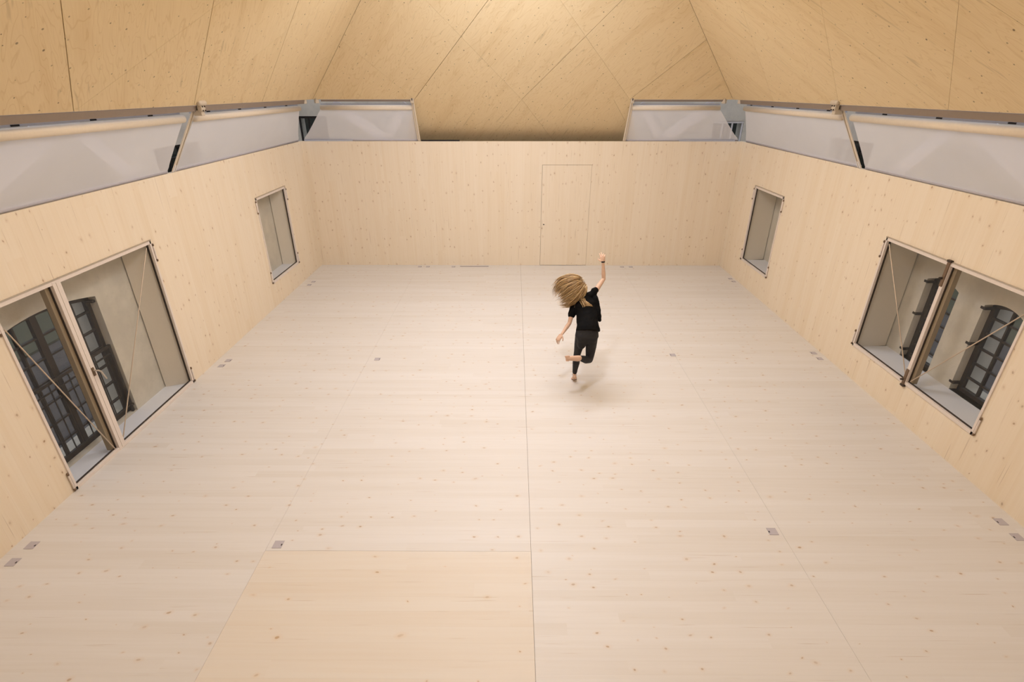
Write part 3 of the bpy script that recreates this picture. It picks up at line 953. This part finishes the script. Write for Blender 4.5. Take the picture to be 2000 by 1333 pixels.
def fuse(mb, name, mat, parent, voxel, smooth=4, fac=0.5, wrinkle=0.0):
    """one continuous skin over overlapping volumes"""
    o = mb.build('raw_volume', mat)
    r = o.modifiers.new('r', 'REMESH')
    r.mode = 'VOXEL'
    r.voxel_size = voxel
    s = o.modifiers.new('s', 'SMOOTH')
    s.iterations = smooth
    s.factor = fac
    dg = bpy.context.evaluated_depsgraph_get()
    me = bpy.data.meshes.new_from_object(o.evaluated_get(dg))
    bpy.data.objects.remove(o)
    if wrinkle:
        me.update()
        ns = [v.normal.copy() for v in me.vertices]
        for v, n in zip(me.vertices, ns):
            c = v.co
            q = Vector((c.x * 7 + c.z * 9, c.y * 7, c.z * 16 - c.x * 10))
            v.co = c + n * wrinkle * (mnoise.noise(q) + 0.5 * mnoise.noise(q * 2.1))
    for p in me.polygons: p.use_smooth = True
    me.name = name
    me.materials.clear()
    me.materials.append(mat)
    ob = bpy.data.objects.new(name, me)
    COL.objects.link(ob)
    if parent is not None:
        ob.parent = parent
        ob.matrix_parent_inverse = Matrix.Translation(-parent.location)
    return ob


def sections(mb, secs, n=20):
    """(centre, half width, half depth, lateral direction)"""
    rings = []
    for i, (c, hw, hd, lat) in enumerate(secs):
        t = (Vector(secs[min(i + 1, len(secs) - 1)][0]) - Vector(secs[max(i - 1, 0)][0])).normalized()
        l = Vector(lat)
        l = (l - t * l.dot(t)).normalized()
        d = t.cross(l)
        rings.append([Vector(c) + l * hw * math.cos(2 * math.pi * k / n) + d * hd * math.sin(2 * math.pi * k / n) for k in range(n)])
    mb.loft(rings)


HIPL, HIPR = Vector((0.950, 6.585, 0.86)), Vector((1.108, 6.585, 0.865))
KNL, ANL = Vector((0.925, 6.70, 0.50)), Vector((0.918, 6.785, 0.135))
KNR, ANR = Vector((1.095, 6.60, 0.475)), Vector((0.885, 6.315, 0.662))
SHL, SHR = Vector((0.868, 6.925, 1.175)), Vector((1.140, 6.950, 1.360))
ELL, WRL = Vector((0.798, 6.77, 0.980)), Vector((0.685, 6.625, 0.880))
ELR, WRR = Vector((1.293, 7.08, 1.543)), Vector((1.269, 7.10, 1.775))
NECK, HEAD = Vector((0.985, 6.99, 1.315)), Vector((0.875, 7.02, 1.425))
latc = (SHR - SHL).normalized()
TORSO = [((1.030, 6.600, 0.765), 0.050, 0.040, (1, 0, 0)), ((1.030, 6.590, 0.80), 0.125, 0.085, (1, 0, 0)), ((1.030, 6.575, 0.87), 0.163, 0.112, (1, 0, 0)), ((1.036, 6.61, 0.96), 0.148, 0.10, (1, 0, 0.05)),
         ((1.045, 6.68, 1.04), 0.122, 0.088, (1, 0, 0.15)), ((1.035, 6.79, 1.13), 0.130, 0.097, (1, 0, 0.35)), ((1.018, 6.88, 1.215), 0.142, 0.100, latc),
         ((1.003, 6.94, 1.275), 0.118, 0.082, latc), ((0.99, 6.98, 1.31), 0.060, 0.055, latc)]


def limb(mb, pts, rad, n=14):
    mb.tube(pts, rad, n)


def hand(mb, wrist, d, nrm, thumb_side, curl, s=1.0):
    """palm, five separate bent fingers; d along the hand, nrm out of the palm"""
    d = Vector(d).normalized()
    nrm = Vector(nrm)
    nrm = (nrm - d * nrm.dot(d)).normalized()
    w = d.cross(nrm) * thumb_side
    mb.tube([wrist - d * 0.01, wrist + d * 0.03 * s, wrist + d * 0.06 * s, wrist + d * 0.085 * s], [0.022, 0.030, 0.036, 0.034], 14, squash=(1.0, 0.42) if abs(w.dot(d.cross(Vector((0, 0, 1))))) > 0.5 else (0.42, 1.0))
    mb.obox(wrist + d * 0.055 * s, d * 0.036 * s, w * 0.033 * s, nrm * 0.010)
    for i, L in enumerate((0.070, 0.078, 0.073, 0.058)):
        b = wrist + d * (0.088 - 0.004 * abs(i - 1)) * s + w * (0.030 - 0.020 * i) * s
        a = curl * (0.55 + 0.10 * i)
        p = [b]
        ang = a * 0.5
        spread = w * (0.14 - 0.09 * i)
        for k, fr in enumerate((0.46, 0.31, 0.23)):
            dd = (d * math.cos(ang) + nrm * math.sin(ang) + spread).normalized()
            p.append(p[-1] + dd * L * fr * s)
            ang += a
        mb.tube([b - d * 0.02] + p, [0.0085, 0.0088, 0.0082, 0.0076, 0.0065], 8)
    tb = wrist + d * 0.028 * s + w * 0.028 * s
    t1 = tb + (d * 0.6 + w * 0.75 + nrm * 0.25).normalized() * 0.036 * s
    t2 = t1 + (d * 0.85 + w * 0.35 + nrm * 0.35).normalized() * 0.028 * s
    mb.tube([tb - w * 0.012, tb, t1, t2], [0.012, 0.0115, 0.0098, 0.0078], 8)


B = MB()
sections(B, [(c, a * 0.86, b * 0.84, l) for (c, a, b, l) in TORSO])
# legs
limb(B, [HIPL, HIPL.lerp(KNL, 0.45), HIPL.lerp(KNL, 0.8), KNL, KNL.lerp(ANL, 0.12) + Vector((0, -0.006, 0)), KNL.lerp(ANL, 0.35) + Vector((0, -0.014, 0)), KNL.lerp(ANL, 0.7), ANL], [0.076, 0.064, 0.050, 0.045, 0.045, 0.048, 0.035, 0.029])
limb(B, [HIPR, HIPR.lerp(KNR, 0.45), HIPR.lerp(KNR, 0.8), KNR + Vector((0, 0.01, 0))], [0.078, 0.070, 0.056, 0.048])
limb(B, [KNR + Vector((0, 0.01, 0)), KNR.lerp(ANR, 0.3) + Vector((0, 0, -0.008)), KNR.lerp(ANR, 0.7), ANR], [0.047, 0.049, 0.036, 0.029])
# standing foot: heel lifted, weight on the ball, toes pointing away
B.tube([(0.918, 6.755, 0.105), (0.919, 6.775, 0.090), (0.921, 6.805, 0.060), (0.923, 6.838, 0.026), (0.924, 6.868, 0.015)], [0.027, 0.030, 0.031, 0.024, 0.013], 14, squash=(1.15, 0.9))
for i in range(5):
    x = 0.957 - 0.0172 * i
    B.tube([(x, 6.850, 0.016), (x + 0.002, 6.880, 0.0125), (x + 0.002, 6.898 - 0.004 * i, 0.0105)], [0.0105, 0.0080 if i else 0.0110, 0.0070 if i else 0.0095], 8)
# raised foot, sole towards the viewer, toes pointing to the side
B.tube([(0.905, 6.285, 0.668), (0.880, 6.275, 0.672), (0.835, 6.262, 0.680), (0.780, 6.248, 0.688), (0.735, 6.236, 0.694)], [0.033, 0.035, 0.032, 0.030, 0.020], 14, squash=(0.9, 1.25))
B.tube([ANR, (0.882, 6.285, 0.668)], [0.030, 0.030], 12)
for i in range(5):
    z = 0.728 - 0.0175 * i
    B.tube([(0.752, 6.238, z - 0.002), (0.722, 6.230, z), (0.702 + 0.004 * i, 6.226, z)], [0.0105, 0.0080, 0.0070] if i else [0.0120, 0.0110, 0.0095], 8)
# arms
limb(B, [SHL + Vector((0.03, 0, 0.01)), SHL, SHL.lerp(ELL, 0.5), ELL, ELL.lerp(WRL, 0.3), WRL], [0.045, 0.043, 0.036, 0.029, 0.030, 0.020])
limb(B, [SHR + Vector((-0.03, 0, -0.01)), SHR, SHR.lerp(ELR, 0.5), ELR, ELR.lerp(WRR, 0.3), WRR], [0.045, 0.043, 0.036, 0.029, 0.030, 0.020])
hand(B, WRL, (-0.42, -0.22, -0.55), (0.5, 0.5, -0.5), 1, 0.6)
hand(B, WRR, (-0.08, 0.35, 0.85), (0.1, 0.9, -0.3), 1, 0.75)
# neck and head with a face turned away
hu = (HEAD - NECK).normalized()
hf = Vector((0.10, 0.85, -0.35))
hf = (hf - hu * hf.dot(hu)).normalized()
hr = hf.cross(hu).normalized()
limb(B, [NECK - hu * 0.02, NECK.lerp(HEAD, 0.35), NECK.lerp(HEAD, 0.65)], [0.052, 0.046, 0.046])
H = lambda r, f, u: HEAD + hr * r + hf * f + hu * u
B.sphere(H(0, -0.012, 0.025), (0.074, 0.092, 0.088), 20, 14, (hr, hf, hu))
B.sphere(H(0, 0.022, -0.035), (0.056, 0.066, 0.072), 18, 12, (hr, hf, hu))
B.sphere(H(0, 0.058, -0.088), (0.024, 0.022, 0.020), 12, 8, (hr, hf, hu))
B.tube([H(0, 0.082, 0.012), H(0, 0.096, -0.014), H(0, 0.102, -0.030)], [0.009, 0.010, 0.012], 8)
for s_ in (-1, 1):
    B.sphere(H(0.073 * s_, -0.012, -0.008), (0.010, 0.018, 0.030), 10, 8, (hr, hf, hu))
    B.sphere(H(0.030 * s_, 0.074, 0.032), (0.020, 0.010, 0.007), 10, 6, (hr, hf, hu))
B.sphere(H(0, 0.080, -0.057), (0.021, 0.010, 0.006), 10, 6, (hr, hf, hu))
B.sphere(H(0, 0.079, -0.066), (0.018, 0.010, 0.006), 10, 6, (hr, hf, hu))
person = fuse(B, 'person', M['skin'], None, 0.0042, 3)
setp(person, 'barefoot dancer in black with flung blond hair, one arm up and one foot kicked back', 'person')
for s_ in (-1, 1):
    e = MB().sphere(H(0.030 * s_, 0.076, 0.014), 0.0115, 12, 8).build('eye', M['eye'], person)
    MB().sphere(H(0.030 * s_, 0.0838, 0.014), 0.0050, 10, 6).build('pupil', M['black'], e)

# leggings
L = MB()
sections(L, [((c[0], c[1], c[2]), a + 0.006, b + 0.006, l) for (c, a, b, l) in TORSO[:4]])
for hx in (0.962, 1.098):
    L.sphere((hx, 6.535, 0.862), (0.078, 0.064, 0.092), 16, 12)
    L.sphere((hx, 6.557, 0.785), (0.070, 0.066, 0.110), 16, 12)
limb(L, [HIPL + Vector((0, 0, 0.03)), HIPL.lerp(KNL, 0.45), HIPL.lerp(KNL, 0.8), KNL, KNL.lerp(ANL, 0.12) + Vector((0, -0.006, 0)), KNL.lerp(ANL, 0.35) + Vector((0, -0.014, 0)), KNL.lerp(ANL, 0.7), KNL.lerp(ANL, 0.90)], [0.084, 0.071, 0.056, 0.051, 0.051, 0.054, 0.041, 0.036])
limb(L, [HIPR + Vector((0, 0, 0.03)), HIPR.lerp(KNR, 0.45), HIPR.lerp(KNR, 0.8), KNR + Vector((0, 0.01, 0))], [0.086, 0.077, 0.063, 0.054])
limb(L, [KNR + Vector((0, 0.01, 0)), KNR.lerp(ANR, 0.3) + Vector((0, 0, -0.008)), KNR.lerp(ANR, 0.7), KNR.lerp(ANR, 0.88)], [0.054, 0.056, 0.043, 0.037])
fuse(L, 'leggings', M['leggings'], person, 0.006, 14)

# loose T-shirt with wide sleeves
T = MB()
sections(T, [((1.045, 6.60, 0.935), 0.172, 0.138, (1, 0, 0.04)), ((1.046, 6.62, 0.965), 0.166, 0.134, (1, 0, 0.05)), ((1.045, 6.67, 1.01), 0.150, 0.126, (1, 0, 0.12)), ((1.037, 6.79, 1.12), 0.148, 0.112, (1, 0, 0.35)),
             ((1.022, 6.88, 1.205), 0.160, 0.114, latc), ((1.006, 6.94, 1.27), 0.132, 0.096, latc), ((0.995, 6.972, 1.302), 0.080, 0.066, latc)])
limb(T, [SHL + Vector((0.05, 0, 0.02)), SHL, SHL.lerp(ELL, 0.30), SHL.lerp(ELL, 0.50)], [0.055, 0.058, 0.056, 0.056])
limb(T, [SHR + Vector((-0.06, -0.01, -0.03)), SHR + Vector((-0.005, 0, 0)), SHR + Vector((0.012, 0.01, 0.045)), SHR.lerp(ELR, 0.28)], [0.062, 0.060, 0.050, 0.042])
T.tube([(1.160, 6.90, 1.31), (1.185, 6.84, 1.20), (1.205, 6.78, 1.10), (1.222, 6.745, 1.045)], [0.050, 0.050, 0.045, 0.030], 12, squash=(1, 1))
T.tube([(1.10, 6.80, 1.12), (1.15, 6.77, 1.09), (1.225, 6.745, 1.045)], [0.08, 0.06, 0.022], 12)
fuse(T, 't_shirt', M['shirt'], person, 0.007, 4, wrinkle=0.007)

# bands at the raised wrist and the standing ankle
MB().tube([WRR + Vector((0.001, 0, 0.004)), WRR + Vector((0, 0.004, 0.022))], 0.0255, 16, dome=False).build('wristband', M['black'], person)
rings = [ANL + Vector((0.034 * math.cos(a), 0.034 * math.sin(a), -0.012 + 0.004 * math.sin(a))) for a in [2 * math.pi * i / 24 for i in range(25)]]
MB().tube(rings, 0.0022, 6, dome=False).build('anklet', M['gasket'], person)

# hair: a flung mass of separate tapering locks
t = NT('blond_hair')
rnd = t.n('ShaderNodeNewGeometry').outputs['Random Per Island']
hc = t.n('ShaderNodeValToRGB', {0: rnd})
cr = hc.color_ramp
cr.elements[0].color = (0.17, 0.09, 0.035, 1)
cr.elements[1].color = (0.78, 0.58, 0.33, 1)
cr.elements.new(0.3).color = (0.44, 0.27, 0.11, 1)
cr.elements.new(0.6).color = (0.60, 0.40, 0.19, 1)
t.put(t.p.inputs['Base Color'], hc.outputs[0])
t.put(t.p.inputs['Roughness'], 0.45)
M['hair'] = t.m
HC = Vector((0.835, 6.985, 1.428))
ax = Vector((0.80, -0.10, 0.56)).normalized()          # the locks sweep away from this pole
e1 = ax.cross(Vector((0, 1, 0))).normalized()          # up-left in the picture plane
if e1.z < 0: e1 = -e1
e2 = ax.cross(e1).normalized()
if e2.y > 0: e2 = -e2                                  # towards the viewer
K = MB()
K.sphere(HC, (0.165, 0.150, 0.125), 20, 14, (ax, e1, e2))


def lock(phi, t0, t1, sc, r0, flare, bend):
    pts, rad = [], []
    n = 9
    for i in range(n):
        q = i / (n - 1)
        th = t0 + (t1 - t0) * q
        k = sc * (1 + flare * q * q)
        ph = phi + bend * q
        sn, cs = math.sin(th), math.cos(th)
        p = HC + ax * 0.205 * k * cs + e1 * 0.205 * k * sn * math.cos(ph) + e2 * 0.155 * k * sn * math.sin(ph)
        p = p + Vector((0, 0, -0.03 * q * q))
        pts.append(p)
        rad.append(r0 * (0.35 + 0.65 * math.sin(math.pi * min(1, 0.25 + 0.75 * q))) if q < 0.999 else r0 * 0.1)
    K.tube(pts, rad, 6, dome=False)


for i in range(950):
    lock(random.uniform(0, 2 * math.pi), random.uniform(0.35, 1.0), random.uniform(1.9, 2.75), random.uniform(0.80, 1.06), random.uniform(0.0024, 0.0062), random.choice((-0.05, 0.05, 0.14, 0.22, 0.34)), random.uniform(-0.25, 0.25))
for i in range(260):   # fly-away ends
    lock(random.uniform(0, 2 * math.pi), random.uniform(0.9, 1.5), random.uniform(2.0, 2.9), random.uniform(0.95, 1.10), random.uniform(0.0012, 0.003), random.uniform(0.10, 0.45), random.uniform(-0.4, 0.4))
for i in range(60):   # ends falling over the back of the shirt
    a = Vector((random.uniform(0.93, 1.02), 6.86, random.uniform(1.26, 1.34)))
    b = Vector((random.uniform(1.00, 1.14), 6.775, random.uniform(1.17, 1.27)))
    mid = a.lerp(b, 0.5) + Vector((0, -0.05, random.uniform(-0.03, 0.03)))
    c = [a, a.lerp(mid, 0.5) + Vector((0, -0.015, 0)), mid, mid.lerp(b, 0.5) + Vector((0, -0.012, random.uniform(-0.02, 0.02))), b]
    r = random.uniform(0.002, 0.0052)
    K.tube(c, [r * 0.8, r, r, r * 0.7, r * 0.1], 6, dome=False)
K.build('hair', M['hair'], person)
